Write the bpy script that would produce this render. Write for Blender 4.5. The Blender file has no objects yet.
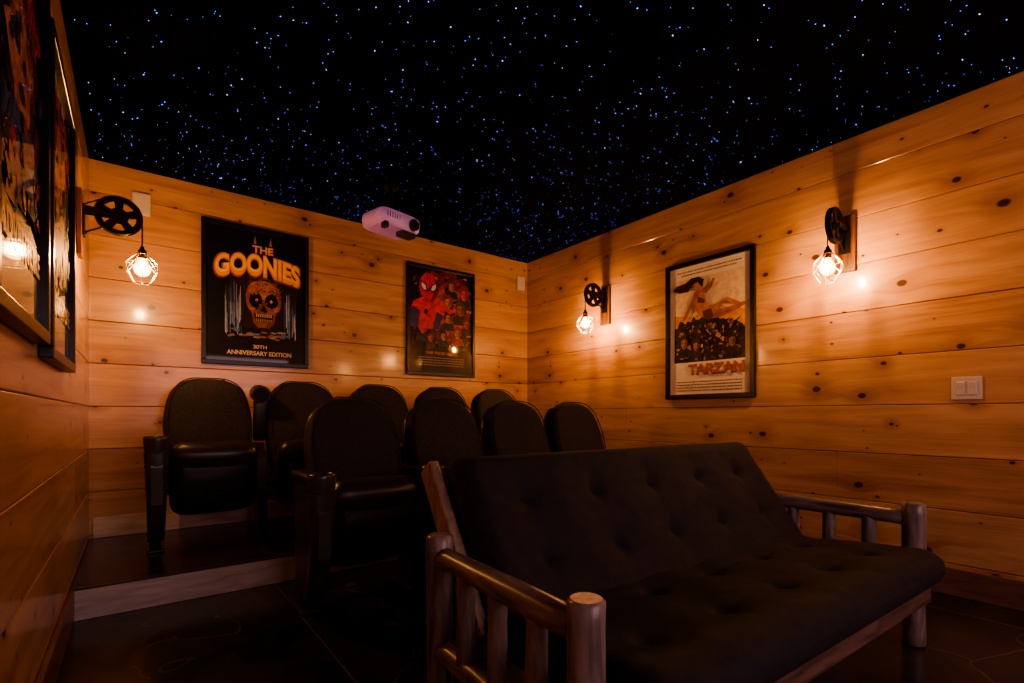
import bpy, bmesh, math, random
from mathutils import Vector, Matrix, Euler, noise
random.seed(7)
scene = bpy.context.scene
PI = math.pi

# ------------------------------------------------------------------ dims
XL, XR, YB, YF = -0.235, 3.32, 4.09, -2.0
ZC = 2.54
CAMZ = 0.92
PLZ, PLY = 0.14, 2.93

# ------------------------------------------------------------------ materials
def new_mat(name):
    m = bpy.data.materials.new(name); m.use_nodes = True
    nt = m.node_tree
    return m, nt, nt.nodes['Principled BSDF']

def mat(name, col, rough=0.5, metal=0.0, coat=0.0, emit=None, es=0.0, var=0.0, vscale=20.0, bump=0.0, bscale=200.0, spec=0.5):
    m, nt, b = new_mat(name)
    b.inputs['Base Color'].default_value = (*col, 1)
    b.inputs['Roughness'].default_value = rough
    b.inputs['Metallic'].default_value = metal
    b.inputs['Coat Weight'].default_value = coat
    b.inputs['Coat Roughness'].default_value = 0.04
    b.inputs['Specular IOR Level'].default_value = spec
    if emit:
        b.inputs['Emission Color'].default_value = (*emit, 1)
        b.inputs['Emission Strength'].default_value = es
    tc = nt.nodes.new('ShaderNodeTexCoord')
    if var > 0:
        n = nt.nodes.new('ShaderNodeTexNoise'); n.inputs['Scale'].default_value = vscale; n.inputs['Detail'].default_value = 5
        nt.links.new(tc.outputs['Object'], n.inputs['Vector'])
        r = nt.nodes.new('ShaderNodeValToRGB')
        r.color_ramp.elements[0].position = 0.3; r.color_ramp.elements[1].position = 0.7
        r.color_ramp.elements[0].color = (*[c*(1-var) for c in col], 1)
        r.color_ramp.elements[1].color = (*[min(1, c*(1+var)) for c in col], 1)
        nt.links.new(n.outputs['Fac'], r.inputs['Fac']); nt.links.new(r.outputs['Color'], b.inputs['Base Color'])
    if bump > 0:
        n2 = nt.nodes.new('ShaderNodeTexNoise'); n2.inputs['Scale'].default_value = bscale; n2.inputs['Detail'].default_value = 3
        nt.links.new(tc.outputs['Object'], n2.inputs['Vector'])
        bp = nt.nodes.new('ShaderNodeBump'); bp.inputs['Strength'].default_value = bump; bp.inputs['Distance'].default_value = 0.002
        nt.links.new(n2.outputs['Fac'], bp.inputs['Height']); nt.links.new(bp.outputs['Normal'], b.inputs['Normal'])
    return m

def nmath(nt, op, a, b=None, clamp=False):
    n = nt.nodes.new('ShaderNodeMath'); n.operation = op; n.use_clamp = clamp
    for i, v in enumerate((a, b)):
        if v is None: continue
        if isinstance(v, (int, float)): n.inputs[i].default_value = v
        else: nt.links.new(v, n.inputs[i])
    return n.outputs[0]

def pine_mat():
    m, nt, b = new_mat('knotty_pine')
    L = nt.links
    tc = nt.nodes.new('ShaderNodeTexCoord')
    sp = nt.nodes.new('ShaderNodeSeparateXYZ'); L.new(tc.outputs['Object'], sp.inputs[0])
    u = nmath(nt, 'ADD', sp.outputs[0], nmath(nt, 'MULTIPLY', sp.outputs[1], 1.0))
    z = sp.outputs[2]
    pid = nmath(nt, 'FLOOR', nmath(nt, 'DIVIDE', nmath(nt, 'SUBTRACT', z, 0.16), 0.272))
    u2 = nmath(nt, 'ADD', u, nmath(nt, 'MULTIPLY', pid, 7.31))
    def knots(scale, su, thr, core, halo):
        c = nt.nodes.new('ShaderNodeCombineXYZ'); L.new(nmath(nt, 'MULTIPLY', u2, su), c.inputs[0]); L.new(z, c.inputs[1])
        v = nt.nodes.new('ShaderNodeTexVoronoi'); v.voronoi_dimensions = '2D'; v.inputs['Scale'].default_value = scale
        L.new(c.outputs[0], v.inputs['Vector'])
        sc = nt.nodes.new('ShaderNodeSeparateColor'); L.new(v.outputs['Color'], sc.inputs[0])
        pres = nmath(nt, 'GREATER_THAN', sc.outputs[0], thr)
        size = nmath(nt, 'ADD', 0.45, nmath(nt, 'MULTIPLY', sc.outputs[1], 0.9))
        d = nmath(nt, 'DIVIDE', v.outputs['Distance'], size)
        mr = nt.nodes.new('ShaderNodeMapRange'); mr.interpolation_type = 'SMOOTHSTEP'
        mr.inputs['From Min'].default_value = core*0.6; mr.inputs['From Max'].default_value = core
        mr.inputs['To Min'].default_value = 1; mr.inputs['To Max'].default_value = 0
        L.new(d, mr.inputs['Value'])
        mh = nt.nodes.new('ShaderNodeMapRange'); mh.interpolation_type = 'SMOOTHSTEP'
        mh.inputs['From Min'].default_value = core*0.5; mh.inputs['From Max'].default_value = halo
        mh.inputs['To Min'].default_value = 1; mh.inputs['To Max'].default_value = 0
        L.new(d, mh.inputs['Value'])
        return nmath(nt, 'MULTIPLY', mr.outputs[0], pres), nmath(nt, 'MULTIPLY', mh.outputs[0], pres)
    k1, h1 = knots(3.6, 0.75, 0.50, 0.062, 0.30)
    k2, h2 = knots(8.5, 0.7, 0.76, 0.065, 0.2)
    k = nmath(nt, 'MAXIMUM', k1, k2)
    h = nmath(nt, 'MAXIMUM', h1, nmath(nt, 'MULTIPLY', h2, 0.5))
    zz = nmath(nt, 'ADD', z, nmath(nt, 'MULTIPLY', h1, 0.03))
    def grain(su, sv, scale, det, dist):
        c = nt.nodes.new('ShaderNodeCombineXYZ'); L.new(nmath(nt, 'MULTIPLY', u2, su), c.inputs[0]); L.new(nmath(nt, 'MULTIPLY', zz, sv), c.inputs[1]); L.new(pid, c.inputs[2])
        n = nt.nodes.new('ShaderNodeTexNoise'); n.inputs['Scale'].default_value = scale; n.inputs['Detail'].default_value = det; n.inputs['Distortion'].default_value = dist
        L.new(c.outputs[0], n.inputs['Vector']); return n.outputs['Fac']
    g1 = grain(0.6, 6.0, 2.0, 3.0, 1.2)
    g2 = grain(1.2, 60.0, 2.0, 3.0, 0.2)
    g3 = grain(0.5, 0.7, 3.0, 2.0, 0.0)
    wn = nt.nodes.new('ShaderNodeTexWhiteNoise'); wn.noise_dimensions = '1D'; L.new(pid, wn.inputs['W'])
    t = nmath(nt, 'ADD', nmath(nt, 'MULTIPLY', g1, 0.50), nmath(nt, 'MULTIPLY', g2, 0.20))
    t = nmath(nt, 'ADD', t, nmath(nt, 'MULTIPLY', g3, 0.30))
    t = nmath(nt, 'ADD', t, nmath(nt, 'MULTIPLY', nmath(nt, 'SUBTRACT', wn.outputs['Value'], 0.5), 0.12))
    r = nt.nodes.new('ShaderNodeValToRGB'); cr = r.color_ramp
    cr.elements[0].position = 0.28; cr.elements[0].color = (0.28, 0.125, 0.056, 1)
    cr.elements[1].position = 0.70; cr.elements[1].color = (0.66, 0.405, 0.215, 1)
    e = cr.elements.new(0.49); e.color = (0.50, 0.28, 0.14, 1)
    L.new(t, r.inputs['Fac'])
    mx = nt.nodes.new('ShaderNodeMix'); mx.data_type = 'RGBA'
    L.new(nmath(nt, 'MULTIPLY', h, 0.5), mx.inputs[0]); L.new(r.outputs['Color'], mx.inputs[6]); mx.inputs[7].default_value = (0.24, 0.09, 0.04, 1)
    mx2 = nt.nodes.new('ShaderNodeMix'); mx2.data_type = 'RGBA'
    L.new(nmath(nt, 'MULTIPLY', k, 0.94), mx2.inputs[0]); L.new(mx.outputs[2], mx2.inputs[6]); mx2.inputs[7].default_value = (0.030, 0.012, 0.006, 1)
    L.new(mx2.outputs[2], b.inputs['Base Color'])
    b.inputs['Roughness'].default_value = 0.34
    b.inputs['Coat Weight'].default_value = 0.5; b.inputs['Coat Roughness'].default_value = 0.13
    bp = nt.nodes.new('ShaderNodeBump'); bp.inputs['Strength'].default_value = 0.25; bp.inputs['Distance'].default_value = 0.002
    L.new(t, bp.inputs['Height']); L.new(bp.outputs['Normal'], b.inputs['Normal'])
    return m

def stained_wood(name, c0, c1, rough=0.35, axis_scale=(30, 30, 2.5)):
    m, nt, b = new_mat(name); L = nt.links
    tc = nt.nodes.new('ShaderNodeTexCoord'); mp = nt.nodes.new('ShaderNodeMapping'); mp.inputs['Scale'].default_value = axis_scale
    L.new(tc.outputs['Object'], mp.inputs[0])
    n = nt.nodes.new('ShaderNodeTexNoise'); n.inputs['Scale'].default_value = 1.5; n.inputs['Detail'].default_value = 6; n.inputs['Distortion'].default_value = 0.6
    L.new(mp.outputs[0], n.inputs['Vector'])
    r = nt.nodes.new('ShaderNodeValToRGB'); r.color_ramp.elements[0].position = 0.32; r.color_ramp.elements[1].position = 0.7
    r.color_ramp.elements[0].color = (*c0, 1); r.color_ramp.elements[1].color = (*c1, 1)
    L.new(n.outputs['Fac'], r.inputs['Fac']); L.new(r.outputs['Color'], b.inputs['Base Color'])
    b.inputs['Roughness'].default_value = rough
    bp = nt.nodes.new('ShaderNodeBump'); bp.inputs['Strength'].default_value = 0.3; bp.inputs['Distance'].default_value = 0.003
    L.new(n.outputs['Fac'], bp.inputs['Height']); L.new(bp.outputs['Normal'], b.inputs['Normal'])
    return m

def floor_mat():
    m, nt, b = new_mat('dark_floor'); L = nt.links
    tc = nt.nodes.new('ShaderNodeTexCoord')
    n = nt.nodes.new('ShaderNodeTexNoise'); n.inputs['Scale'].default_value = 3.5; n.inputs['Detail'].default_value = 8; n.inputs['Distortion'].default_value = 0.8
    L.new(tc.outputs['Object'], n.inputs['Vector'])
    r = nt.nodes.new('ShaderNodeValToRGB'); r.color_ramp.elements[0].position = 0.35; r.color_ramp.elements[1].position = 0.75
    r.color_ramp.elements[0].color = (0.012, 0.011, 0.013, 1); r.color_ramp.elements[1].color = (0.048, 0.040, 0.042, 1)
    L.new(n.outputs['Fac'], r.inputs['Fac'])
    v = nt.nodes.new('ShaderNodeTexVoronoi'); v.feature = 'DISTANCE_TO_EDGE'; v.inputs['Scale'].default_value = 1.3
    md = nt.nodes.new('ShaderNodeVectorMath'); md.operation = 'ADD'
    n3 = nt.nodes.new('ShaderNodeTexNoise'); n3.inputs['Scale'].default_value = 2.0
    L.new(tc.outputs['Object'], n3.inputs['Vector'])
    L.new(tc.outputs['Object'], md.inputs[0]); L.new(n3.outputs['Color'], md.inputs[1]); L.new(md.outputs[0], v.inputs['Vector'])
    ve = nmath(nt, 'LESS_THAN', v.outputs['Distance'], 0.005)
    ve = nmath(nt, 'MULTIPLY', ve, nmath(nt, 'GREATER_THAN', n.outputs['Fac'], 0.50))
    sp = nt.nodes.new('ShaderNodeSeparateXYZ'); L.new(tc.outputs['Object'], sp.inputs[0])
    def seam(o, off, per):
        f = nmath(nt, 'FRACT', nmath(nt, 'DIVIDE', nmath(nt, 'ADD', o, off), per))
        return nmath(nt, 'LESS_THAN', f, 0.006/per)
    s = seam(sp.outputs[0], 20*0.61-0.60, 1.22)
    s = nmath(nt, 'MAXIMUM', s, nmath(nt, 'MULTIPLY', ve, 0.7))
    mx = nt.nodes.new('ShaderNodeMix'); mx.data_type = 'RGBA'; L.new(s, mx.inputs[0]); L.new(r.outputs['Color'], mx.inputs[6]); mx.inputs[7].default_value = (0.13, 0.10, 0.09, 1)
    L.new(mx.outputs[2], b.inputs['Base Color'])
    rr = nmath(nt, 'ADD', 0.08, nmath(nt, 'MULTIPLY', n.outputs['Fac'], 0.26)); L.new(rr, b.inputs['Roughness'])
    return m

def bulb_glass():
    m = bpy.data.materials.new('amber_bulb_glass'); m.use_nodes = True; nt = m.node_tree
    nt.nodes.clear()
    out = nt.nodes.new('ShaderNodeOutputMaterial'); tr = nt.nodes.new('ShaderNodeBsdfTransparent'); em = nt.nodes.new('ShaderNodeEmission'); ad = nt.nodes.new('ShaderNodeAddShader')
    tr.inputs[0].default_value = (1.0, 0.90, 0.78, 1)
    em.inputs[0].default_value = (1.0, 0.42, 0.09, 1); em.inputs[1].default_value = 8.0
    nt.links.new(tr.outputs[0], ad.inputs[0]); nt.links.new(em.outputs[0], ad.inputs[1]); nt.links.new(ad.outputs[0], out.inputs[0])
    try: m.cycles.emission_sampling = 'NONE'
    except Exception: pass
    return m

PINE = pine_mat()
FLOOR = floor_mat()
CEIL = mat('black_ceiling', (0.0018, 0.0015, 0.002), 0.95, spec=0.05)
DARKB = mat('wall_backing', (0.03, 0.015, 0.008), 0.8)
BASEW = stained_wood('baseboard_wood', (0.11, 0.055, 0.042), (0.22, 0.115, 0.085), 0.35, (3, 3, 30))
RISER = stained_wood('riser_wood', (0.55, 0.45, 0.39), (0.82, 0.71, 0.63), 0.4, (3, 3, 20))
IRON = mat('black_iron', (0.02, 0.018, 0.016), 0.45, 0.8)
PLATEW = stained_wood('dark_plate_wood', (0.05, 0.02, 0.012), (0.16, 0.07, 0.035), 0.4)
CORD = mat('cord', (0.01, 0.01, 0.01), 0.7)
FILA = mat('filament', (1, 0.7, 0.4), 0.3, emit=(1.0, 0.51, 0.185), es=2700)
BULB = bulb_glass()
CAGE = mat('cage_wire', (0.60, 0.36, 0.16), 0.3, 0.9)
WHITE = mat('white_plastic', (0.62, 0.55, 0.48), 0.35)
FABRIC = mat('black_fabric', (0.028, 0.024, 0.027), 0.85, var=0.3, vscale=60, bump=0.5, bscale=500, spec=0.4)
VINYL = mat('black_vinyl', (0.032, 0.027, 0.028), 0.33, bump=0.2, bscale=250)
PLAST = mat('black_plastic', (0.045, 0.037, 0.038), 0.28)
FUTON = mat('futon_cover', (0.0145, 0.013, 0.020), 0.8, var=0.25, vscale=25, bump=0.6, bscale=420, spec=0.3)
LC0, LC1 = (0.085, 0.070, 0.068), (0.30, 0.245, 0.235)
LOG = stained_wood('stained_log', LC0, LC1, 0.32, (26, 26, 4))
LOGH = stained_wood('stained_log_rail', LC0, LC1, 0.32, (26, 4, 26))
LOGX = stained_wood('stained_log_beam', (0.075, 0.045, 0.038), (0.19, 0.12, 0.095), 0.4, (4, 26, 26))
BOARD = stained_wood('futon_back_board', (0.24, 0.16, 0.115), (0.46, 0.33, 0.24), 0.4, (20, 20, 4))
ENDG = mat('end_grain', (0.66, 0.50, 0.36), 0.5, var=0.3, vscale=60)

# ------------------------------------------------------------------ builder
class B:
    def __init__(s, name):
        s.name = name; s.v = []; s.f = []; s.m = []; s.sm = []; s.mats = []
    def mi(s, m):
        if m not in s.mats: s.mats.append(m)
        return s.mats.index(m)
    def add(s, verts, faces, m, smooth=True, M=None):
        o = len(s.v)
        for p in verts:
            p = Vector(p)
            s.v.append(M @ p if M else p)
        k = s.mi(m)
        for f in faces:
            s.f.append([o+i for i in f]); s.m.append(k); s.sm.append(smooth)
    def box(s, c, size, m, bevel=0.0, seg=2, rot=None, M=None, smooth=False):
        bm = bmesh.new(); bmesh.ops.create_cube(bm, size=1)
        for v in bm.verts: v.co = Vector((v.co.x*size[0], v.co.y*size[1], v.co.z*size[2]))
        if bevel > 0: bmesh.ops.bevel(bm, geom=bm.edges[:], offset=bevel, segments=seg, profile=0.5, affect='EDGES')
        T = Matrix.Translation(Vector(c))
        if rot: T = T @ Euler(rot).to_matrix().to_4x4()
        if M: T = M @ T
        bm.verts.index_update()
        s.add([v.co.copy() for v in bm.verts], [[v.index for v in f.verts] for f in bm.faces], m, smooth, T)
        bm.free()
    def loft(s, rings, m, caps=True, smooth=True, M=None, capm=None):
        n = len(rings[0]); vs = [p for r in rings for p in r]; fs = []
        for i in range(len(rings)-1):
            for j in range(n):
                a = i*n+j; b_ = i*n+(j+1) % n
                fs.append([a, b_, b_+n, a+n])
        s.add(vs, fs, m, smooth, M)
        if caps:
            s.add(rings[0], [list(range(n))[::-1]], capm or m, False, M)
            s.add(rings[-1], [list(range(n))], capm or m, False, M)
    def tube(s, path, r, m, seg=12, caps=True, M=None, closed=False, capm=None):
        path = [Vector(p) for p in path]; n = len(path)
        rs = r if isinstance(r, (list, tuple)) else [r]*n
        rings = []; prev = None
        for i, p in enumerate(path):
            if closed: t = path[(i+1) % n]-path[i-1]
            else: t = path[min(i+1, n-1)]-path[max(i-1, 0)]
            t.normalize()
            if prev is None:
                a = Vector((0, 0, 1)) if abs(t.z) < 0.9 else Vector((1, 0, 0))
                u = t.cross(a).normalized()
            else:
                u = (prev - t*prev.dot(t)).normalized()
            prev = u; w = t.cross(u)
            rings.append([p + (u*math.cos(2*PI*k/seg)+w*math.sin(2*PI*k/seg))*rs[i] for k in range(seg)])
        if closed: rings.append(rings[0]); caps = False
        s.loft(rings, m, caps, True, M, capm)
    def prism(s, pts, axis, a, b_, m, smooth=False, M=None):
        def mk(p, t):
            return {'x': (t, p[0], p[1]), 'y': (p[0], t, p[1]), 'z': (p[0], p[1], t)}[axis]
        n = len(pts); vs = [mk(p, a) for p in pts]+[mk(p, b_) for p in pts]
        fs = [list(range(n))[::-1], list(range(n, 2*n))]+[[i, (i+1) % n, (i+1) % n+n, i+n] for i in range(n)]
        s.add(vs, fs, m, smooth, M)
    def mesh(s):
        me = bpy.data.meshes.new(s.name)
        me.from_pydata([tuple(p) for p in s.v], [], s.f)
        for m in s.mats: me.materials.append(m)
        me.polygons.foreach_set('material_index', s.m); me.polygons.foreach_set('use_smooth', s.sm)
        me.update()
        bm = bmesh.new(); bm.from_mesh(me); bmesh.ops.recalc_face_normals(bm, faces=bm.faces[:]); bm.to_mesh(me); bm.free()
        return me
    def obj(s, loc=(0, 0, 0), rot=(0, 0, 0)):
        o = bpy.data.objects.new(s.name, s.mesh()); scene.collection.objects.link(o)
        o.location = loc; o.rotation_euler = rot
        return o

def superring(hw, hd, cx, cy, z, n=36, p=4.0):
    out = []
    for k in range(n):
        a = 2*PI*k/n; c, s_ = math.cos(a), math.sin(a)
        out.append((cx+hw*math.copysign(abs(c)**(2/p), c), cy+hd*math.copysign(abs(s_)**(2/p), s_), z))
    return out

# ------------------------------------------------------------------ room
def plank_wall(name, axis, pos, inward, a0, a1, seed):
    w = B(name)
    T = 0.02
    def bx(u0, u1, z0, z1, d0, d1, m, bev):
        uc, ul = (u0+u1)/2, u1-u0
        dc = pos + inward*(d0+d1)/2; dl = abs(d1-d0)
        if axis == 'x': w.box((uc, dc, (z0+z1)/2), (ul, dl, z1-z0), m, bev, 1)
        else: w.box((dc, uc, (z0+z1)/2), (dl, ul, z1-z0), m, bev, 1)
    bx(a0, a1, 0, ZC, -0.10, -T-0.001, DARKB, 0)
    z = 0.16-0.272
    rnd = random.Random(seed)
    while z < ZC:
        z0, z1 = max(0, z)+0.0014, min(ZC, z+0.272)-0.0014
        if z1 > z0:
            cuts = [a0]
            x = a0+rnd.uniform(2.2, 9.0)
            while x < a1-0.5:
                cuts.append(x); x += rnd.uniform(3.6, 5.0)
            cuts.append(a1)
            for i in range(len(cuts)-1):
                bx(cuts[i]+0.0004, cuts[i+1]-0.0004, z0, z1, -T, 0.0, PINE, 0.003)
        z += 0.272
    return w.obj()
plank_wall('wall_back', 'x', YB, -1, XL-0.02, XR+0.02, 4)
plank_wall('wall_right', 'y', XR, -1, YF, YB, 12)
plank_wall('wall_left', 'y', XL, 1, YF, YB, 21)
plank_wall('wall_front', 'x', YF, 1, XL-0.02, XR+0.02, 33)

b = B('floor'); b.box(((XL+XR)/2, (YF+YB)/2, -0.05), (XR-XL+0.2, YB-YF+0.2, 0.1), FLOOR); b.obj()
b = B('ceiling'); b.box(((XL+XR)/2, (YF+YB)/2, ZC+0.05), (XR-XL+0.2, YB-YF+0.2, 0.1), CEIL); b.obj()
b = B('floor_platform')
b.box(((XL+XR)/2, (PLY+0.02+YB)/2, PLZ/2), (XR-XL-0.004, YB-PLY-0.024, PLZ), FLOOR, 0)
b.box(((XL+XR)/2, PLY+0.01, PLZ/2-0.003), (XR-XL-0.004, 0.02, PLZ-0.006), RISER, 0.002, 1)
b.box(((XL+XR)/2, PLY+0.02, PLZ-0.0015), (XR-XL-0.004, 0.044, 0.007), PLAST, 0.002, 1)
b.obj()
def baseboard(name, c, size):
    w = B(name); w.box(c, size, BASEW if 'back' not in name else RISER, 0.004, 2); w.obj()
baseboard('baseboard_right', (XR-0.009, (YF+PLY)/2, 0.07), (0.018, PLY-YF-0.002, 0.14))
baseboard('baseboard_left', (XL+0.009, (YF+PLY)/2, 0.07), (0.018, PLY-YF-0.002, 0.14))
baseboard('baseboard_back', ((XL+XR)/2, YB-0.009, PLZ+0.065), (XR-XL-0.04, 0.018, 0.13))

# ------------------------------------------------------------------ fibre-optic stars
stars = B('ceiling_starlights')
SM = [mat('star_blue', (0, 0, 0), emit=(0.05, 0.14, 1.0), es=13), mat('star_white', (0, 0, 0), emit=(0.22, 0.36, 1.0), es=11),
      mat('star_violet', (0, 0, 0), emit=(0.30, 0.14, 1.0), es=9), mat('star_dim', (0, 0, 0), emit=(0.07, 0.15, 0.8), es=6.0)]
for m in SM:
    try: m.cycles.emission_sampling = 'NONE'
    except Exception: pass
for i in range(2700):
    x = random.uniform(XL+0.03, XR-0.03); y = random.uniform(YF+0.1, YB-0.03)
    r = random.choice([0.0012, 0.0014, 0.0016, 0.0018, 0.0024])
    m = random.choice([SM[0], SM[0], SM[1], SM[2], SM[3], SM[3]])
    z = ZC-0.001
    stars.add([(x+r, y, z), (x, y+r, z), (x-r, y, z), (x, y-r, z), (x, y, z-r)], [[0, 1, 4], [1, 2, 4], [2, 3, 4], [3, 0, 4]], m, False)
stars.obj()

# ------------------------------------------------------------------ sconce (local: wall at x=0, projects +x)
def sconce_mesh():
    s = B('pulley_wall_sconce')
    s.box((0.011, 0, 0.0), (0.022, 0.11, 0.33), PLATEW, 0.004, 2)
    s.box((0.027, 0, 0.02), (0.010, 0.06, 0.16), IRON, 0.002, 1)
    for zz in (-0.04, 0.08): s.tube([(0.03, 0, zz), (0.038, 0, zz)], 0.007, IRON, 8)
    ax, az, R = 0.165, 0.075, 0.095
    for sy in (-1, 1):
        s.prism([(0.03, az-0.018), (ax, az-0.012), (ax+0.012, az), (ax, az+0.012), (0.03, az+0.018)], 'y', sy*0.020-0.002, sy*0.020+0.002, IRON)
    s.tube([(ax, -0.027, az), (ax, 0.027, az)], 0.009, IRON, 12)
    s.tube([(0.03, 0, -0.04), (0.09, 0, -0.005), (0.13, 0.0, 0.02)], 0.006, IRON, 8)
    def ring(rad, r_t, y=0):
        s.tube([(ax+rad*math.cos(2*PI*k/36), y, az+rad*math.sin(2*PI*k/36)) for k in range(36)], r_t, IRON, 8, closed=True)
    ring(R, 0.007, -0.010); ring(R, 0.007, 0.010); ring(R-0.012, 0.010); ring(0.030, 0.012)
    s.tube([(ax, -0.015, az), (ax, 0.015, az)], 0.032, IRON, 20)
    for k in range(5):
        a = 2*PI*k/5+0.3; c, sn = math.cos(a), math.sin(a)
        p0 = Vector((ax+0.02*c, 0, az+0.02*sn)); p1 = Vector((ax+(R-0.008)*c, 0, az+(R-0.008)*sn))
        t = Vector((-sn, 0, c))
        s.add([p0-t*0.014+Vector((0, -0.006, 0)), p0+t*0.014+Vector((0, -0.006, 0)), p1+t*0.022+Vector((0, -0.006, 0)), p1-t*0.022+Vector((0, -0.006, 0)),
               p0-t*0.014+Vector((0, 0.006, 0)), p0+t*0.014+Vector((0, 0.006, 0)), p1+t*0.022+Vector((0, 0.006, 0)), p1-t*0.022+Vector((0, 0.006, 0))],
              [[0, 1, 2, 3], [7, 6, 5, 4], [0, 1, 5, 4], [1, 2, 6, 5], [2, 3, 7, 6], [3, 0, 4, 7]], IRON, False)
    path = [(0.03, 0, az+0.03)]
    for k in range(0, 13):
        a = math.radians(125-k*125/12)
        path.append((ax+(R+0.003)*math.cos(a), 0, az+(R+0.003)*math.sin(a)))
    bx = ax+R+0.003
    path += [(bx, 0, az-0.05), (bx, 0, -0.075)]
    s.tube(path, 0.0035, CORD, 8)
    s.tube([(bx, 0, -0.065), (bx, 0, -0.08), (bx, 0, -0.085), (bx, 0, -0.125), (bx, 0, -0.13)], [0.008, 0.012, 0.019, 0.019, 0.015], IRON, 16)
    s.tube([(bx, 0, -0.128), (bx, 0, -0.140), (bx, 0, -0.155), (bx, 0, -0.172), (bx, 0, -0.190), (bx, 0, -0.208), (bx, 0, -0.220), (bx, 0, -0.225)],
           [0.013, 0.016, 0.026, 0.035, 0.038, 0.031, 0.018, 0.003], BULB, 20)
    s.tube([(bx, 0, -0.150), (bx, 0, -0.157), (bx, 0, -0.195), (bx, 0, -0.202)], [0.003, 0.010, 0.010, 0.003], FILA, 10)
    def hexr(r, z, off=0): return [Vector((bx+r*math.cos(2*PI*(k+off)/6), r*math.sin(2*PI*(k+off)/6), z)) for k in range(6)]
    A, Bq, C, D = hexr(0.024, -0.105), hexr(0.070, -0.155), hexr(0.076, -0.200, 0.5), hexr(0.036, -0.262, 0.5)
    w = 0.0024
    for k in range(6):
        n = (k+1) % 6
        for p, q in ((A[k], A[n]), (A[k], Bq[k]), (Bq[k], Bq[n]), (Bq[k], C[k]), (Bq[n], C[k]), (C[k], D[k]), (D[k], D[n])):
            s.tube([p, q], w, CAGE, 6)
    return s.mesh()
SC = sconce_mesh()
def sconce(loc, rotz):
    o = bpy.data.objects.new('pulley_wall_sconce', SC); scene.collection.objects.link(o)
    o.location = loc; o.rotation_euler = (0, 0, rotz)
sconce((XL, 3.30, 1.885), 0)
sconce((XR, 2.98, 1.885), PI)
sconce((XR, 1.12, 1.92), PI)
sconce((XR, -0.9, 1.92), PI)  # unseen extra sconce, added behind the camera to light sofa and right wall

# ------------------------------------------------------------------ posters
PM = {}
def pmat(col, var=0.15, vs=30):
    key = (tuple(round(c, 3) for c in col), var)
    if key not in PM:
        PM[key] = mat('print_%d' % len(PM), col, 0.5, coat=0.8, var=var, vscale=vs, spec=0.2)
    return PM[key]
FRAME = mat('poster_frame_black', (0.008, 0.007, 0.007), 0.3)

class Poster(B):
    def __init__(s, w=0.70, h=1.03, fr=0.035, depth=0.028):
        super().__init__('framed_movie_poster')
        s.w, s.h, s.iw, s.ih, s.d = w, h, w-2*fr, h-2*fr, depth
        yb = -depth/2
        s.box((0, yb, h/2-fr/2), (w, depth, fr), FRAME, 0.003, 2); s.box((0, yb, -h/2+fr/2), (w, depth, fr), FRAME, 0.003, 2)
        for k in (-1, 1): s.box((k*(w/2-fr/2), yb, 0), (fr, depth, h-2*fr+0.001), FRAME, 0.003, 2)
        s.box((0, -0.004, 0), (s.iw+0.004, 0.008, s.ih+0.004), FRAME)
        s.lay = 0
    def P(s, u, v): return ((min(1, max(0, u))-0.5)*s.iw, -(0.009+s.lay*0.00005), (min(1, max(0, v))-0.5)*s.ih)
    def poly(s, pts, col, var=0.15):
        s.lay += 1
        s.add([s.P(*p) for p in pts], [list(range(len(pts)))], pmat(col, var), False)
    def ell(s, u, v, ru, rv, col, rot=0, n=22, var=0.15, wob=0.0):
        a = s.iw/s.ih
        pts = []
        for k in range(n):
            t = 2*PI*k/n; q = 1+wob*random.uniform(-1, 1)
            x, y = ru*math.cos(t)*q, rv*math.sin(t)*q/a
            x, y = x*math.cos(rot)-y*math.sin(rot), (x*math.sin(rot)+y*math.cos(rot))
            pts.append((u+x, v+y*a))
        s.poly(pts, col, var)
    def text(s, body, u, v, width, height, col, bold=0.0, bend=0.0, var=0.05):
        s.lay += 1
        cu = bpy.data.curves.new('t', 'FONT'); cu.body = body; cu.align_x = 'CENTER'; cu.offset = bold; cu.fill_mode = 'FRONT'
        o = bpy.data.objects.new('t', cu); scene.collection.objects.link(o)
        bpy.context.view_layer.update()
        me = bpy.data.meshes.new_from_object(o.evaluated_get(bpy.context.evaluated_depsgraph_get()))
        xs = [p.co.x for p in me.vertices]; ys = [p.co.y for p in me.vertices]
        x0, x1, y0, y1 = min(xs), max(xs), min(ys), max(ys)
        vs = []
        for p in me.vertices:
            tx = (p.co.x-(x0+x1)/2)/(x1-x0); ty = (p.co.y-(y0+y1)/2)/(y1-y0)
            vs.append(s.P(u+tx*width, v+ty*height + bend*(1-4*tx*tx)))
        s.add(vs, [list(f.vertices) for f in me.polygons], pmat(col, var), False)
        bpy.data.objects.remove(o); bpy.data.meshes.remove(me); bpy.data.curves.remove(cu)
    def glyph_line(s, v, u0, u1, h, col):
        s.lay += 1
        u = u0
        while u < u1:
            w = random.uniform(0.008, 0.03)
            s.add([s.P(u, v), s.P(min(u+w, u1), v), s.P(min(u+w, u1), v+h), s.P(u, v+h)], [[0, 1, 2, 3]], pmat(col, 0.05), False)
            u += w+0.008

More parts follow.
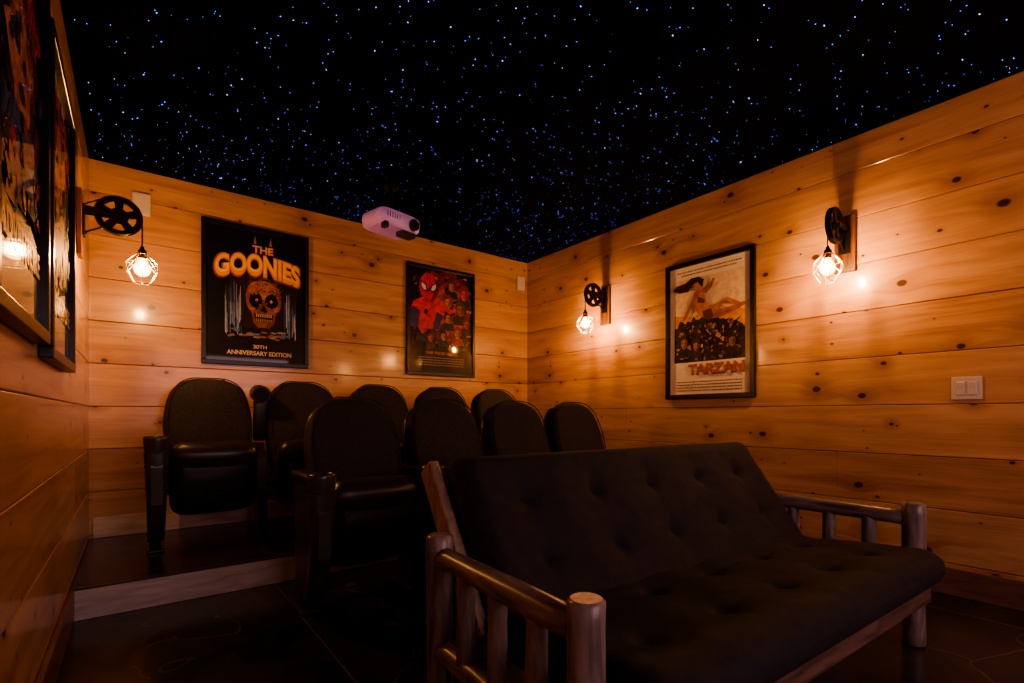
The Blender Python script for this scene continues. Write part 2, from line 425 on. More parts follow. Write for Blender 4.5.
# ---- skull adventure poster
p = Poster(0.72, 1.03, 0.03)
p.poly([(0, 0), (1, 0), (1, 1), (0, 1)], (0.003, 0.003, 0.004))
p.ell(0.54, 0.50, 0.36, 0.27, (0.020, 0.010, 0.008), wob=0.1)
for k in range(60):
    side = random.random()
    u = random.uniform(0.17, 0.34) if side < 0.6 else random.uniform(0.77, 0.9)
    v0 = random.uniform(0.18, 0.34); v1 = v0+random.uniform(0.10, 0.30)
    c = random.choice([(0.12, 0.20, 0.40), (0.25, 0.34, 0.54), (0.42, 0.46, 0.56), (0.05, 0.07, 0.14)])
    w = random.uniform(0.004, 0.012)
    p.poly([(u, v0), (u+w, v0+0.01), (u+w*0.4, v1), (u-w*0.2, v1-0.02)], c)
for k in range(24):
    u = random.uniform(0.2, 0.86); v0 = random.uniform(0.18, 0.24)
    p.ell(u, v0, random.uniform(0.02, 0.05), 0.008, random.choice([(0.10, 0.16, 0.28), (0.25, 0.25, 0.32), (0.25, 0.12, 0.06)]), wob=0.25)
bone, bone2, dk = (0.22, 0.075, 0.035), (0.36, 0.14, 0.06), (0.003, 0.002, 0.002)
for k in range(34):
    a = math.radians(random.uniform(-30, 210)); r0, r1 = 0.15, random.uniform(0.2, 0.29)
    c, s_ = math.cos(a), math.sin(a)
    p.poly([(0.56+c*r0-0.015*s_, 0.48+s_*r0*0.68), (0.56+c*r0+0.015*s_, 0.48+s_*r0*0.68), (0.56+c*r1, 0.48+s_*r1*0.68+0.02)], random.choice([(0.20, 0.05, 0.025), (0.10, 0.03, 0.02), (0.32, 0.11, 0.04)]))
p.poly([(0.375, 0.50), (0.385, 0.43), (0.43, 0.39), (0.455, 0.30), (0.50, 0.265), (0.62, 0.265), (0.665, 0.30), (0.69, 0.39), (0.735, 0.43), (0.745, 0.50), (0.72, 0.575), (0.66, 0.615), (0.56, 0.63), (0.46, 0.615), (0.40, 0.575)], bone, 0.5)
p.ell(0.55, 0.555, 0.14, 0.07, bone2, wob=0.10, var=0.5)
for k in (-1, 1): p.ell(0.56+k*0.13, 0.415, 0.04, 0.02, bone2, rot=k*0.5, wob=0.1, var=0.5)
p.ell(0.48, 0.475, 0.068, 0.058, dk, wob=0.10); p.ell(0.64, 0.475, 0.068, 0.058, dk, wob=0.10)
p.ell(0.487, 0.474, 0.014, 0.012, (0.8, 0.25, 0.06)); p.ell(0.637, 0.474, 0.014, 0.012, (0.8, 0.25, 0.06))
p.poly([(0.56, 0.45), (0.60, 0.39), (0.565, 0.382), (0.55, 0.39), (0.52, 0.39)], dk)
p.poly([(0.455, 0.37), (0.665, 0.37), (0.64, 0.31), (0.48, 0.31)], dk)
for k in range(8):
    u = 0.478+k*0.0215
    p.poly([(u, 0.37), (u+0.015, 0.37), (u+0.013, 0.346), (u+0.002, 0.346)], (0.5, 0.33, 0.2)); p.poly([(u+0.002, 0.312), (u+0.013, 0.312), (u+0.013, 0.333), (u+0.002, 0.333)], (0.4, 0.25, 0.15))
for k in range(50):
    a = random.uniform(0, 2*PI); r = random.uniform(0.05, 0.17)
    p.poly([(0.56+r*math.cos(a), 0.5+0.7*r*math.sin(a)), (0.56+r*math.cos(a)+0.02, 0.5+0.7*r*math.sin(a)+0.004), (0.56+r*math.cos(a)+0.008, 0.5+0.7*r*math.sin(a)+0.014)], random.choice([(0.08, 0.025, 0.015), (0.45, 0.2, 0.08), dk, dk]))
p.text('THE', 0.55, 0.86, 0.22, 0.06, (0.30, 0.09, 0.03), 0.06)
p.text('THE', 0.55, 0.862, 0.21, 0.055, (0.80, 0.40, 0.10), 0.02)
p.text('GOONIES', 0.51, 0.685, 0.90, 0.19, (0.28, 0.07, 0.02), 0.075, bend=0.05)
p.text('GOONIES', 0.51, 0.69, 0.87, 0.17, (0.85, 0.36, 0.06), 0.05, bend=0.05)
p.text('GOONIES', 0.51, 0.70, 0.85, 0.13, (0.95, 0.55, 0.14), 0.015, bend=0.05)
for u in (0.47, 0.63): p.poly([(u-0.015, 0.90), (u, 0.97), (u+0.012, 0.90)], (0.4, 0.2, 0.1))
p.text('20TH', 0.52, 0.115, 0.14, 0.028, (0.6, 0.5, 0.4), 0.03)
p.text('ANNIVERSARY EDITION', 0.52, 0.065, 0.66, 0.034, (0.6, 0.5, 0.4), 0.03)
p.obj((0.725, YB-0.001, 1.80))

# ---- red montage poster
def face(p, u, v, r, skin, hair, tone=None):
    h2 = tuple(c*0.45 for c in skin)
    p.poly([(u-r*1.5, v-r*1.7), (u+r*1.5, v-r*1.7), (u+r*1.2, v-r*0.8), (u+r*0.4, v-r*0.5), (u-r*0.4, v-r*0.5), (u-r*1.2, v-r*0.8)], tone or random.choice([(0.08, 0.02, 0.02), (0.02, 0.03, 0.05), (0.25, 0.04, 0.02), (0.04, 0.03, 0.03)]), 0.5)
    p.ell(u, v+r*0.22, r*0.95, r*0.8, hair, wob=0.12)
    p.poly([(u-r*0.62, v+r*0.3), (u-r*0.62, v-r*0.2), (u-r*0.35, v-r*0.6), (u, v-r*0.72), (u+r*0.35, v-r*0.6), (u+r*0.62, v-r*0.2), (u+r*0.62, v+r*0.3), (u+r*0.2, v+r*0.48), (u-r*0.3, v+r*0.45)], skin, 0.35)
    p.poly([(u+r*0.1, v-r*0.66), (u+r*0.62, v-r*0.2), (u+r*0.62, v+r*0.3), (u+r*0.25, v+r*0.4)], h2, 0.3)
    for k in (-1, 1): p.ell(u+k*r*0.27, v+r*0.06, r*0.17, r*0.06, (0.01, 0.006, 0.005))
    p.poly([(u-r*0.1, v-r*0.22), (u+r*0.12, v-r*0.22), (u+r*0.02, v+r*0.02)], h2); p.ell(u, v-r*0.38, r*0.22, r*0.05, (0.10, 0.02, 0.015))
def montage(p, hero=True):
    p.poly([(0, 0), (1, 0), (1, 1), (0, 1)], (0.008, 0.007, 0.009))
    p.ell(0.6, 0.68, 0.40, 0.36, (0.16, 0.02, 0.02), wob=0.12, var=0.6)
    p.ell(0.62, 0.62, 0.25, 0.25, (0.35, 0.08, 0.03), wob=0.2, var=0.6)
    for k in range(110):
        u, v = random.uniform(0.05, 0.97), random.uniform(0.24, 0.98)
        c = random.choice([(0.45, 0.02, 0.02), (0.25, 0.02, 0.02), (0.03, 0.03, 0.05), (0.5, 0.16, 0.05), (0.02, 0.015, 0.02), (0.02, 0.015, 0.02), (0.10, 0.08, 0.10), (0.30, 0.06, 0.10)])
        a = random.uniform(0, PI)
        p.ell(u, v, random.uniform(0.015, 0.06), random.uniform(0.006, 0.02), c, rot=a, n=8, wob=0.45, var=0.5)
    fs = [(0.66, 0.86, 0.07), (0.86, 0.80, 0.085), (0.80, 0.64, 0.09), (0.60, 0.70, 0.075), (0.9, 0.50, 0.065), (0.60, 0.54, 0.07), (0.42, 0.46, 0.07), (0.20, 0.42, 0.075), (0.32, 0.33, 0.055), (0.52, 0.36, 0.06), (0.75, 0.40, 0.07)]
    for (u, v, r) in fs:
        face(p, u, v, r, random.choice([(0.45, 0.20, 0.12), (0.40, 0.20, 0.13), (0.28, 0.10, 0.06), (0.50, 0.05, 0.04)]), random.choice([(0.03, 0.015, 0.01), (0.10, 0.04, 0.02), (0.25, 0.02, 0.02)]))
    if hero:
        R, Rd, Bl = (0.55, 0.025, 0.028), (0.20, 0.01, 0.012), (0.03, 0.04, 0.16)
        p.poly([(0.02, 0.42), (0.44, 0.42), (0.54, 0.58), (0.51, 0.67), (0.40, 0.72), (0.20, 0.72), (0.06, 0.67), (0.0, 0.58), (0.0, 0.44)], R, 0.45)
        p.poly([(0.0, 0.42), (0.13, 0.42), (0.15, 0.58), (0.05, 0.62), (0.0, 0.58)], Bl, 0.4)
        p.poly([(0.35, 0.42), (0.44, 0.42), (0.52, 0.56), (0.41, 0.59)], Bl, 0.4)
        p.ell(0.25, 0.58, 0.035, 0.03, (0.01, 0.01, 0.01), wob=0.3)
        p.poly([(0.44, 0.66), (0.62, 0.58), (0.72, 0.62), (0.73, 0.65), (0.64, 0.63), (0.49, 0.71)], R, 0.4)
        def hd(q): return [(0.29+(a-0.28)*1.22, 0.815+(c-0.815)*1.15) for a, c in q]
        p.poly(hd([(0.16, 0.83), (0.17, 0.77), (0.21, 0.72), (0.28, 0.695), (0.35, 0.72), (0.39, 0.77), (0.40, 0.83), (0.38, 0.89), (0.33, 0.925), (0.28, 0.935), (0.22, 0.92), (0.18, 0.885)]), R, 0.35)
        p.poly(hd([(0.30, 0.70), (0.35, 0.72), (0.39, 0.77), (0.40, 0.83), (0.38, 0.89), (0.34, 0.91), (0.36, 0.84), (0.34, 0.77)]), Rd, 0.3)
        for k in range(9):
            a = PI*k/9; q = 0.003
            c, s_ = math.cos(a)*0.115, math.sin(a)*0.105
            p.poly(hd([(0.28-c, 0.80-s_), (0.28-c+q, 0.80-s_-q), (0.28+c+q, 0.80+s_-q), (0.28+c, 0.80+s_)]), (0.10, 0.005, 0.005))
        for k in (-1, 1):
            p.poly(hd([(0.28+k*0.015, 0.785), (0.28+k*0.03, 0.835), (0.28+k*0.10, 0.87), (0.28+k*0.105, 0.82), (0.28+k*0.06, 0.78)]), dk)
            p.poly(hd([(0.28+k*0.028, 0.795), (0.28+k*0.042, 0.83), (0.28+k*0.09, 0.855), (0.28+k*0.092, 0.82), (0.28+k*0.06, 0.792)]), (0.65, 0.65, 0.68))
    p.poly([(0, 0), (1, 0), (1, 0.20), (0.7, 0.25), (0.4, 0.21), (0, 0.26)], (0.010, 0.009, 0.011))
p = Poster(0.72, 1.01, 0.028)
montage(p)
p.text('FAR FROM HOME', 0.5, 0.19, 0.5, 0.028, (0.45, 0.12, 0.09), 0.02)
for k in range(4): p.glyph_line(0.14-0.024*k, 0.14, 0.86, 0.008, (0.28, 0.22, 0.22))
p.obj((2.28, YB-0.001, 1.79))

# ---- jungle poster
p = Poster(0.70, 1.03, 0.034)
p.poly([(0, 0), (1, 0), (1, 1), (0, 1)], (0.84, 0.74, 0.60), 0.04)
p.poly([(0.06, 0.30), (0.94, 0.30), (0.94, 0.90), (0.06, 0.90)], (0.80, 0.62, 0.42), 0.15)
p.poly([(0.06, 0.30), (0.94, 0.30), (0.94, 0.60), (0.6, 0.66), (0.3, 0.60), (0.06, 0.63)], (0.70, 0.34, 0.12), 0.25)
p.glyph_line(0.955, 0.10, 0.9, 0.010, (0.15, 0.08, 0.05)); p.glyph_line(0.93, 0.16, 0.84, 0.010, (0.15, 0.08, 0.05))
mound = [(0.06, 0.25), (0.94, 0.25), (0.94, 0.56)]
for k in range(24, -1, -1):
    u = 0.06+0.88*k/24
    mound.append((u, 0.40+0.17*math.sin(PI*min(1, u*0.75+0.22))+random.uniform(-0.015, 0.03)+0.04*u))
p.poly(mound, (0.018, 0.013, 0.008), 0.6)
for k in range(170):
    u, v = random.uniform(0.11, 0.89), random.uniform(0.27, 0.54)
    c = random.choice([(0.10, 0.07, 0.02), (0.05, 0.08, 0.02), (0.32, 0.12, 0.03), (0.012, 0.010, 0.008), (0.012, 0.010, 0.008), (0.48, 0.19, 0.04), (0.60, 0.30, 0.08)])
    p.ell(u, v, random.uniform(0.01, 0.04), random.uniform(0.005, 0.014), c, rot=random.uniform(0, PI), n=8, wob=0.4, var=0.5)
for (u, v, r) in ((0.2, 0.40, 0.065), (0.36, 0.37, 0.055), (0.80, 0.38, 0.06)):
    face(p, u, v, r, random.choice([(0.42, 0.17, 0.07), (0.34, 0.13, 0.05)]), (0.03, 0.015, 0.01), (0.02, 0.012, 0.008))
sk, sk2 = (0.36, 0.12, 0.045), (0.52, 0.20, 0.08)
p.poly([(0.42, 0.60), (0.50, 0.56), (0.66, 0.565), (0.86, 0.60), (0.96, 0.63), (0.95, 0.65), (0.84, 0.635), (0.68, 0.62), (0.56, 0.66), (0.46, 0.68)], sk, 0.3)
p.poly([(0.44, 0.60), (0.60, 0.60), (0.72, 0.67), (0.86, 0.635), (0.90, 0.645), (0.74, 0.705), (0.60, 0.66), (0.50, 0.67)], sk2, 0.3)
p.poly([(0.30, 0.70), (0.38, 0.62), (0.48, 0.58), (0.55, 0.62), (0.50, 0.68), (0.46, 0.76), (0.42, 0.80), (0.34, 0.79)], sk2, 0.3)
p.poly([(0.34, 0.79), (0.42, 0.79), (0.30, 0.66), (0.22, 0.58), (0.18, 0.58), (0.20, 0.61), (0.28, 0.70)], sk, 0.3)
p.poly([(0.42, 0.78), (0.47, 0.76), (0.56, 0.80), (0.60, 0.86), (0.57, 0.865), (0.53, 0.82)], sk, 0.3)
p.poly([(0.38, 0.75), (0.47, 0.72), (0.47, 0.69), (0.38, 0.70)], (0.12, 0.04, 0.02))
p.poly([(0.44, 0.63), (0.55, 0.64), (0.58, 0.58), (0.52, 0.55), (0.46, 0.58)], (0.12, 0.04, 0.02))
p.ell(0.38, 0.835, 0.055, 0.045, sk2, var=0.2)
p.poly([(0.40, 0.90), (0.46, 0.87), (0.44, 0.81), (0.38, 0.86), (0.32, 0.85), (0.26, 0.80), (0.14, 0.80), (0.05, 0.83), (0.10, 0.86), (0.22, 0.87), (0.30, 0.90)], (0.04, 0.015, 0.01), 0.4)
p.text('TARZAN', 0.60, 0.19, 0.68, 0.085, (0.10, 0.02, 0.01), 0.045)
p.text('TARZAN', 0.60, 0.193, 0.66, 0.075, (0.52, 0.10, 0.035), 0.02)
for k in range(4): p.glyph_line(0.092-0.022*k, 0.1, 0.92, 0.008, (0.14, 0.08, 0.05))
p.obj((XR-0.001, 1.995, 1.555), (0, 0, -PI/2))

# ---- left wall frames
for yc, zc in ((1.63, 1.645), (2.40, 1.615)):
    p = Poster(0.70, 1.04, 0.035, 0.035)
    montage(p, hero=False)
    p.ell(0.5, 0.80, 0.42, 0.16, (0.45, 0.04, 0.03), wob=0.2, var=0.6)
    p.ell(0.5, 0.62, 0.26, 0.18, (0.6, 0.22, 0.06), wob=0.25, var=0.6)
    p.ell(0.5, 0.40, 0.40, 0.10, (0.05, 0.09, 0.25), wob=0.25, var=0.6)
    for q in range(70):
        p.ell(random.uniform(0.08, 0.92), random.uniform(0.28, 0.97), random.uniform(0.02, 0.07), random.uniform(0.01, 0.03),
              random.choice([(0.45, 0.03, 0.02), (0.02, 0.02, 0.03), (0.55, 0.2, 0.05), (0.12, 0.03, 0.02), (0.04, 0.06, 0.2)]), rot=random.uniform(0, PI), n=8, wob=0.4, var=0.5)
    p.text('ADVENTURE', 0.5, 0.17, 0.8, 0.07, (0.6, 0.4, 0.15), 0.03)
    p.obj((XL+0.001, yc, zc), (0, 0, PI/2))

# ------------------------------------------------------------------ theatre chairs
def side_standard(b, x, up=False):
    t = 0.026
    prof = [(-0.06, 0.60), (-0.46, 0.61), (-0.495, 0.585), (-0.505, 0.50), (-0.50, 0.30), (-0.475, 0.19), (-0.42, 0.11), (-0.33, 0.075), (-0.24, 0.06), (-0.22, 0.018),
            (-0.09, 0.018), (-0.10, 0.10), (-0.12, 0.30), (-0.10, 0.50)]
    if up: prof = [(-0.06, 0.60), (-0.16, 0.60), (-0.24, 0.50), (-0.26, 0.30), (-0.25, 0.10), (-0.24, 0.018), (-0.09, 0.018), (-0.10, 0.10), (-0.12, 0.30), (-0.10, 0.50)]
    b.prism(prof, 'x', x-t, x+t, PLAST)
    if not up:
        b.prism([(p_[0]*0.82-0.05, p_[1]*0.84+0.045) for p_ in prof], 'x', x-t-0.005, x+t+0.005, VINYL)
    b.box((x, -0.165, 0.009), (0.085, 0.26, 0.018), PLAST, 0.006, 2)
    for yy in (-0.27, -0.06): b.tube([(x, yy, 0.018), (x, yy, 0.024)], 0.009, IRON, 8)
    if not up:
        b.box((x, -0.22, 0.628), (0.078, 0.34, 0.045), VINYL, 0.018, 3, smooth=True)
        cy = -0.455
        rr = [(0.050, 0.560), (0.056, 0.60), (0.060, 0.645), (0.060, 0.660), (0.056, 0.667), (0.047, 0.665), (0.044, 0.655), (0.042, 0.60), (0.038, 0.585)]
        rings = [[(x+r*math.cos(2*PI*k/24), cy+r*math.sin(2*PI*k/24), z) for k in range(24)] for r, z in rr]
        b.loft(rings, PLAST)
        rings = []
        for i in range(15):
            q = i/14
            z = 0.08+0.50*q
            yy = -0.455+0.13*(1-q)**3.0
            rings.append(superring(0.040+0.018*q**1.5, 0.045+0.006*q, x, yy, z, 24, 3))
        b.loft(rings, PLAST)
    else:
        M = Matrix.Translation((x, -0.13, 0.62)) @ Euler((math.radians(8), 0, 0)).to_matrix().to_4x4()
        b.box((0, 0, 0.13), (0.075, 0.05, 0.28), VINYL, 0.018, 3, M=M, smooth=True)
        b.tube([(0, -0.045, 0.30), (0, 0.045, 0.30)], 0.056, PLAST, 24, M=M)
        b.tube([(0, -0.047, 0.30), (0, -0.049, 0.30)], 0.044, IRON, 24, M=M)

def chair_mesh(left='down', right=False, SP=0.556):
    b = B('theater_chair')
    H = 0.66
    tilt = math.atan2(0.17, 0.62)
    M = Matrix.Translation((0, -0.205, 0.37)) @ Euler((-tilt, 0, 0)).to_matrix().to_4x4()
    def halfw(z):
        q = z/H
        w = 0.196+0.040*math.sin(PI*min(1, q*1.05)*0.72)
        if q > 0.55: w -= 0.045*((q-0.55)/0.45)**1.5
        Rt, Rb = 0.14, 0.05
        if z > H-Rt: w = w-Rt+Rt*max(0, 1-((z-(H-Rt))/Rt)**2.3)**0.5
        if z < Rb: w = w-Rb+Rb*math.sqrt(max(0, 1-((Rb-z)/Rb)**2))
        return w
    def halfd(z):
        q = z/H
        d = 0.058+0.014*math.sin(PI*q)-0.012*q
        Rt = 0.055
        if z > H-Rt: d *= math.sqrt(max(0.0, 1-((z-(H-Rt))/Rt)**2))*0.9+0.1
        if z < Rt: d *= math.sqrt(max(0.0, 1-((Rt-z)/Rt)**2))*0.9+0.1
        return d
    zs = [0.0005, 0.008, 0.02, 0.035, 0.05]+[0.05+0.46*i/14 for i in range(1, 15)]+[H-0.14+0.14*math.sin(PI/2*i/12) for i in range(1, 12)]+[H-0.0006]
    zs = sorted(set(round(z, 5) for z in zs))
    rings = []
    for z in zs:
        yo = -0.018*math.sin(PI*min(1, z/0.36)) if z < 0.36 else 0.0
        r = superring(halfw(z), halfd(z), 0, 0, z, 44, 3.6)
        rings.append([(x_, y_+yo+ (0.0 if y_ > 0 else -0.020*(abs(x_)/0.24)**2.5), z_) for x_, y_, z_ in r])
    b.loft(rings, FABRIC, M=M)
    rings = [superring(max(0.02, halfw(z)+0.004), max(0.006, halfd(z)*0.5), 0, 0.048, z, 36, 4) for z in zs if z < H-0.02]
    b.loft(rings, PLAST, M=M)
    pts = [(-halfw(z)*0.93, -halfd(z)*0.94-0.016, z) for z in zs[3:]]
    path = pts+[(-q[0], q[1], q[2]) for q in reversed(pts)]
    b.tube(path, 0.0035, FABRIC, 6, M=M)
    st = math.atan2(0.155, 0.41)
    SH = 0.45
    M2 = Matrix.Translation((0, -0.265, 0.20)) @ Euler((st, 0, 0)).to_matrix().to_4x4()
    def sw(z):
        w = 0.205+0.02*math.sin(PI*z/SH*0.8); R = 0.07
        if z > SH-R: w = w-R+R*math.sqrt(max(0, 1-((z-(SH-R))/R)**2))
        if z < R: w = w-R+R*math.sqrt(max(0, 1-((R-z)/R)**2))
        return w
    def sd(z):
        d = 0.062+0.022*(z/SH); R = 0.075
        if z > SH-R: d *= math.sqrt(max(0, 1-((z-(SH-R))/R)**2))*0.92+0.08
        if z < R: d *= math.sqrt(max(0, 1-((R-z)/R)**2))*0.85+0.15
        return d
    zz = [0.0005]+[0.07*(1-math.cos(PI/2*i/6)) for i in range(1, 7)]+[0.07+0.30*i/8 for i in range(1, 9)]+[SH-0.08+0.08*math.sin(PI/2*i/9) for i in range(1, 9)]+[SH-0.0006]
    zz = sorted(set(round(z, 5) for z in zz))
    b.loft([superring(sw(z), sd(z), 0, 0, z, 44, 3.2) for z in zz], VINYL, M=M2)
    rings = []
    for z in (0.05, 0.06, 0.2, 0.33, 0.345):
        k = 0.9 if z in (0.05, 0.345) else 1.0
        rings.append(superring(0.165*k, 0.02, 0, -0.058 if k == 1 else -0.045, z, 30, 4))
    b.loft(rings, PLAST, M=M2)
    b.tube([(-SP/2, -0.20, 0.33), (SP/2, -0.20, 0.33)], 0.018, IRON, 12)
    side_standard(b, -SP/2, left == 'up')
    if right: side_standard(b, SP/2)
    return b.mesh()
def chair(me, x, y, z):
    o = bpy.data.objects.new('theater_chair', me); scene.collection.objects.link(o); o.location = (x, y, z)
S1, S2 = 0.556, 0.536
C_norm, C_up, C_end = chair_mesh(SP=S1), chair_mesh('up', SP=S1), chair_mesh('down', True, S1)
for i in range(5):
    chair(C_up if i == 1 else (C_end if i == 4 else C_norm), 0.368+S1*i, 3.73, PLZ+0.0005)
C_norm, C_end = chair_mesh(SP=S2), chair_mesh('down', True, S2)
for i in range(4):
    chair(C_end if i == 3 else C_norm, 0.91+S2*i, 2.66, 0)

# ------------------------------------------------------------------ log futon
def samples(L, R, n):
    e = [R*(1-math.cos(PI/2*i/7)) for i in range(8)]
    mid = [R+(L-2*R)*i/n for i in range(1, n)]
    return [x-L/2 for x in e]+[x-L/2 for x in mid]+[L/2-x for x in reversed(e)]
def pad(b, L, D, T, M, tufts, m, R=0.07, seed=1):
    us, vs = samples(L, R, 90), samples(D, R, 34)
    def es(x, Lh):
        d = Lh-abs(x)
        return math.sqrt(max(0, 1-((R-d)/R)**2)) if d < R else 1.0
    def top(u, v):
        e = (es(u, L/2)*es(v, D/2))
        h = T/2*e
        dm = 0
        for tu, tv in tufts:
            r2 = (u-tu)**2+(v-tv)**2
            dm += 0.018*math.exp(-r2/(0.030**2))+0.014*math.exp(-r2/(0.11**2))
            dm += 0.005*math.exp(-((v-tv)**2)/(0.012**2))*math.exp(-((u-tu)**2)/(0.11**2))
            dm += 0.004*math.exp(-((u-tu)**2)/(0.012**2))*math.exp(-((v-tv)**2)/(0.09**2))
        wr = 0.005*noise.noise(Vector((u*6+seed, v*9, seed)))+0.0025*noise.noise(Vector((u*18, v*22, seed)))
        return h-dm*e+wr*e
    nu, nv = len(us), len(vs)
    verts = [(u, v, top(u, v)) for v in vs for u in us]
    verts += [(u, v, -T/2*(es(u, L/2)*es(v, D/2))) for v in vs for u in us]
    fs = []; N = nu*nv
    for j in range(nv-1):
        for i in range(nu-1):
            a = j*nu+i
            fs.append([a, a+1, a+nu+1, a+nu]); fs.append([N+a, N+a+nu, N+a+nu+1, N+a+1])
    rc = 0.05
    out = []
    for (x, y, z) in verts:
        dx, dy = max(0, abs(x)-(L/2-rc)), max(0, abs(y)-(D/2-rc))
        r = math.hypot(dx, dy)
        if r > rc:
            x -= math.copysign(dx-dx*rc/r, x); y -= math.copysign(dy-dy*rc/r, y)
        out.append((x, y, z))
    b.add(out, fs, m, True, M)

def wlog(p0, p1, r, wob=0.06, n=12):
    p0, p1 = Vector(p0), Vector(p1); path = []; rs = []
    for i in range(n+1):
        t = i/n; path.append(p0.lerp(p1, t)); rs.append(r*(1+wob*math.sin(t*5+p0.x*9+p0.y*5)*0.6+wob*random.uniform(-0.25, 0.25)))
    d = (p1-p0).normalized()
    path = [p0]+[p0+d*0.006]+path[1:-1]+[p1-d*0.006]+[p1]
    rs = [rs[0]*0.82, rs[0]]+rs[1:-1]+[rs[-1], rs[-1]*0.82]
    return path, rs

f = B('log_futon_sofa')
SL, SD = 1.80, 0.62
PH = 0.568
for x in (0, SL):
    for y in (0, SD):
        pa, rs = wlog((x, y, 0), (x, y, PH), 0.039)
        f.tube(pa, rs, LOG, 20, capm=ENDG if (y == 0 and x == 0) else LOG)
    pa, rs = wlog((x, 0.03, 0.505), (x, SD-0.02, 0.505), 0.032); f.tube(pa, rs, LOGH, 18)
    pa, rs = wlog((x, 0.03, 0.235), (x, SD-0.02, 0.235), 0.032); f.tube(pa, rs, LOGH, 18)
    for k in range(3):
        y = SD*(k+1)/4
        pa, rs = wlog((x, y, 0.24), (x, y, 0.50), 0.026); f.tube(pa, rs, LOG, 16)
f.box((SL/2, -0.035, 0.235), (SL-0.02, 0.05, 0.10), LOGX, 0.012, 3)
f.box((SL/2, SD-0.05, 0.235), (SL-0.06, 0.045, 0.09), LOGX, 0.01, 2)
for k in range(12):
    x = 0.12+k*(SL-0.24)/11
    f.box((x, 0.27, 0.27), (0.06, 0.56, 0.02), LOGH, 0.003, 1)
by0, bz0, by1, bz1 = 0.43, 0.34, 0.745, 0.775
bl = math.hypot(by1-by0, bz1-bz0); ang = math.atan2(bz1-bz0, by1-by0)
for x in (0.055, SL-0.085):
    c = ((by0+by1)/2+0.055, (bz0+bz1)/2-0.035)
    f.box((x, c[0], c[1]), (0.035, bl+0.02, 0.085), BOARD, 0.008, 2, rot=(ang, 0, 0))
for t in (0.06, 0.94):
    f.box((SL/2, by0+(by1-by0)*t+0.08, bz0+(bz1-bz0)*t-0.05), (SL-0.17, 0.08, 0.04), LOGX, 0.008, 2, rot=(ang, 0, 0))
for k in range(10):
    x = 0.16+k*(SL-0.32)/9
    f.box((x, (by0+by1)/2+0.08, (bz0+bz1)/2-0.05), (0.05, bl*0.9, 0.018), LOGX, 0.003, 1, rot=(ang, 0, 0))
us5 = [(-0.61+0.305*k) for k in range(5)]
ang2 = math.atan2(0.45, 0.31)
bp_c = Vector((SL/2-0.005, (0.33+0.66)/2+0.055, (0.335+0.795)/2-0.040))
M = Matrix.Translation(bp_c) @ Euler((ang2, 0, 0)).to_matrix().to_4x4()
pad(f, SL-0.15, 0.60, 0.15, M, [(u, v) for u in us5 for v in (-0.08, 0.12)], FUTON, 0.07, 3)
M = Matrix.Translation((SL/2-0.048, 0.180, 0.343)) @ Euler((math.radians(-5), 0, 0)).to_matrix().to_4x4()
pad(f, SL-0.195, 0.65, 0.135, M, [(u, v) for u in us5 for v in (-0.13, 0.10)], FUTON, 0.065, 8)
f.obj((0.69, 0.67, 0), (0, 0, math.radians(-2.2)))

# ------------------------------------------------------------------ projector
PROJ = mat('projector_shell', (0.72, 0.56, 0.78), 0.35, emit=(0.40, 0.10, 0.55), es=0.12)  # white shell; purple light put into its colour and a weak emission
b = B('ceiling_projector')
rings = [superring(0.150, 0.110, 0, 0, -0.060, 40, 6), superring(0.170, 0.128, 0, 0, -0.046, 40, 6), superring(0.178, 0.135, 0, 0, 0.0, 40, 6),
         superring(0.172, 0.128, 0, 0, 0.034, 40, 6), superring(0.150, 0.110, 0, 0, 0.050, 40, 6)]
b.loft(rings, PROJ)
b.tube([(0.09, -0.125, -0.02), (0.09, -0.150, -0.02)], 0.040, PLAST, 24); b.tube([(0.09, -0.150, -0.02), (0.09, -0.160, -0.02)], [0.034, 0.028], IRON, 24)
for k in range(6): b.box((-0.13+k*0.020, -0.134, 0.0), (0.005, 0.004, 0.035), PLAST, 0.001, 1)
b.box((-0.13, -0.10, -0.070), (0.035, 0.05, 0.045), PLAST, 0.008, 2); b.box((0.08, -0.06, -0.074), (0.12, 0.08, 0.04), PLAST, 0.008, 2)
b.tube([(0, 0, 0.045), (0, 0, 0.255)], 0.018, IRON, 14); b.box((0, 0, 0.058), (0.12, 0.12, 0.014), IRON, 0.003, 1)
b.tube([(0, 0, 0.245), (0, 0, 0.262)], 0.05, IRON, 20)
b.obj((1.44, 3.30, ZC-0.263), (0, 0, math.radians(14)))

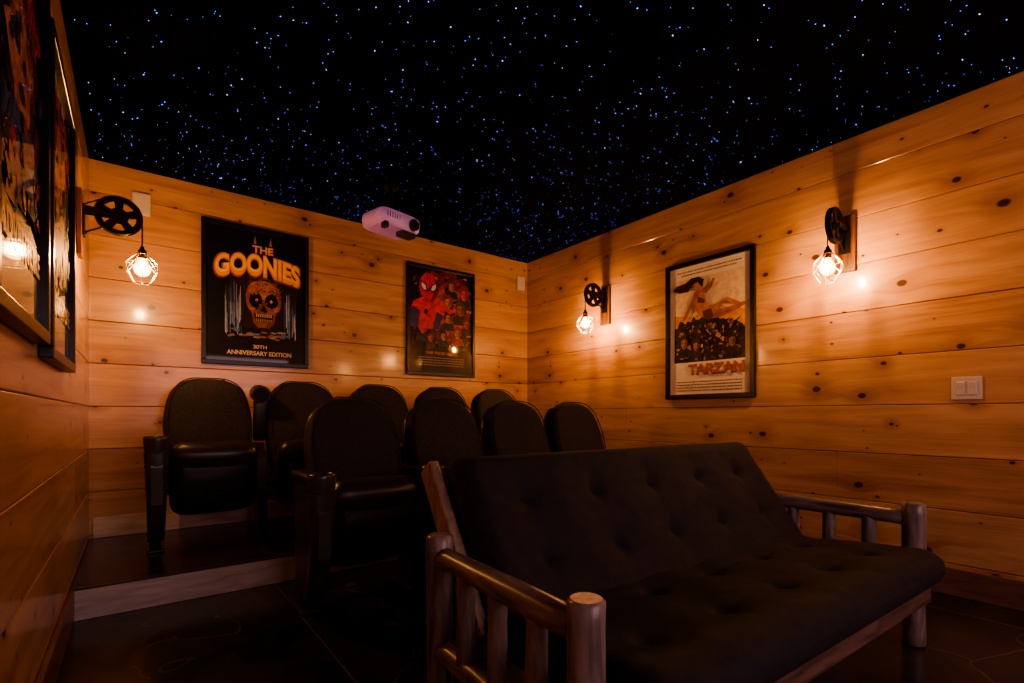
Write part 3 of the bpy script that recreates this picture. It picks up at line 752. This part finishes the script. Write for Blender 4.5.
# ------------------------------------------------------------------ switches etc
b = B('light_switch_plate')
b.box((0, -0.003, 0), (0.116, 0.006, 0.115), WHITE, 0.0025, 2)
for k in (-1, 1):
    b.box((k*0.023, -0.007, 0), (0.034, 0.004, 0.068), WHITE, 0.0015, 1); b.box((k*0.023, -0.009, 0.014), (0.030, 0.004, 0.034), WHITE, 0.0015, 1, rot=(0.08, 0, 0))
    for z in (-0.047, 0.047): b.tube([(k*0.023, -0.006, z), (k*0.023, -0.0075, z)], 0.003, WHITE, 8)
b.obj((XR-0.0005, 0.59, 1.055), (0, 0, -PI/2))
def spk(x, z):
    b = B('wall_speaker'); b.box((0, -0.012, 0), (0.10, 0.024, 0.145), WHITE, 0.006, 2)
    b.box((0, -0.0255, 0), (0.08, 0.003, 0.12), WHITE, 0.001, 1)
    for k in range(5): b.box((0, -0.0275, -0.04+k*0.02), (0.06, 0.002, 0.004), WHITE, 0)
    b.obj((x, YB-0.0005, z))
spk(0.03, 2.31); spk(3.22, 2.30)

# ------------------------------------------------------------------ lights
def area(name, loc, rot, sx, sy, e, col):
    l = bpy.data.lights.new(name, 'AREA'); l.shape = 'RECTANGLE'; l.size = sx; l.size_y = sy; l.energy = e; l.color = col
    o = bpy.data.objects.new(name, l); scene.collection.objects.link(o); o.location = loc; o.rotation_euler = rot
area('front_fill', (1.2, YF+0.12, 1.35), (math.radians(90), 0, 0), 2.2, 1.2, 32.0, (1.0, 0.64, 0.70))  # added area lamp behind the camera, fills the room; no screen is modelled

w = bpy.data.worlds.new('World'); scene.world = w; w.use_nodes = True
w.node_tree.nodes['Background'].inputs[0].default_value = (0.01, 0.008, 0.012, 1); w.node_tree.nodes['Background'].inputs[1].default_value = 0.2

# ------------------------------------------------------------------ camera
cam = bpy.data.cameras.new('camera'); co = bpy.data.objects.new('camera', cam); scene.collection.objects.link(co)
cam.sensor_width = 36; cam.lens = 494/1024*36; cam.shift_y = 73.5/1024; cam.clip_start = 0.01
co.location = (0, 0, CAMZ); co.rotation_euler = (math.radians(90), 0, math.radians(-37.3))
scene.camera = co
try:
    scene.view_settings.view_transform = 'AgX'; scene.view_settings.look = 'AgX - Medium High Contrast'
except Exception as ex: print(ex)
scene.view_settings.exposure = 0.0
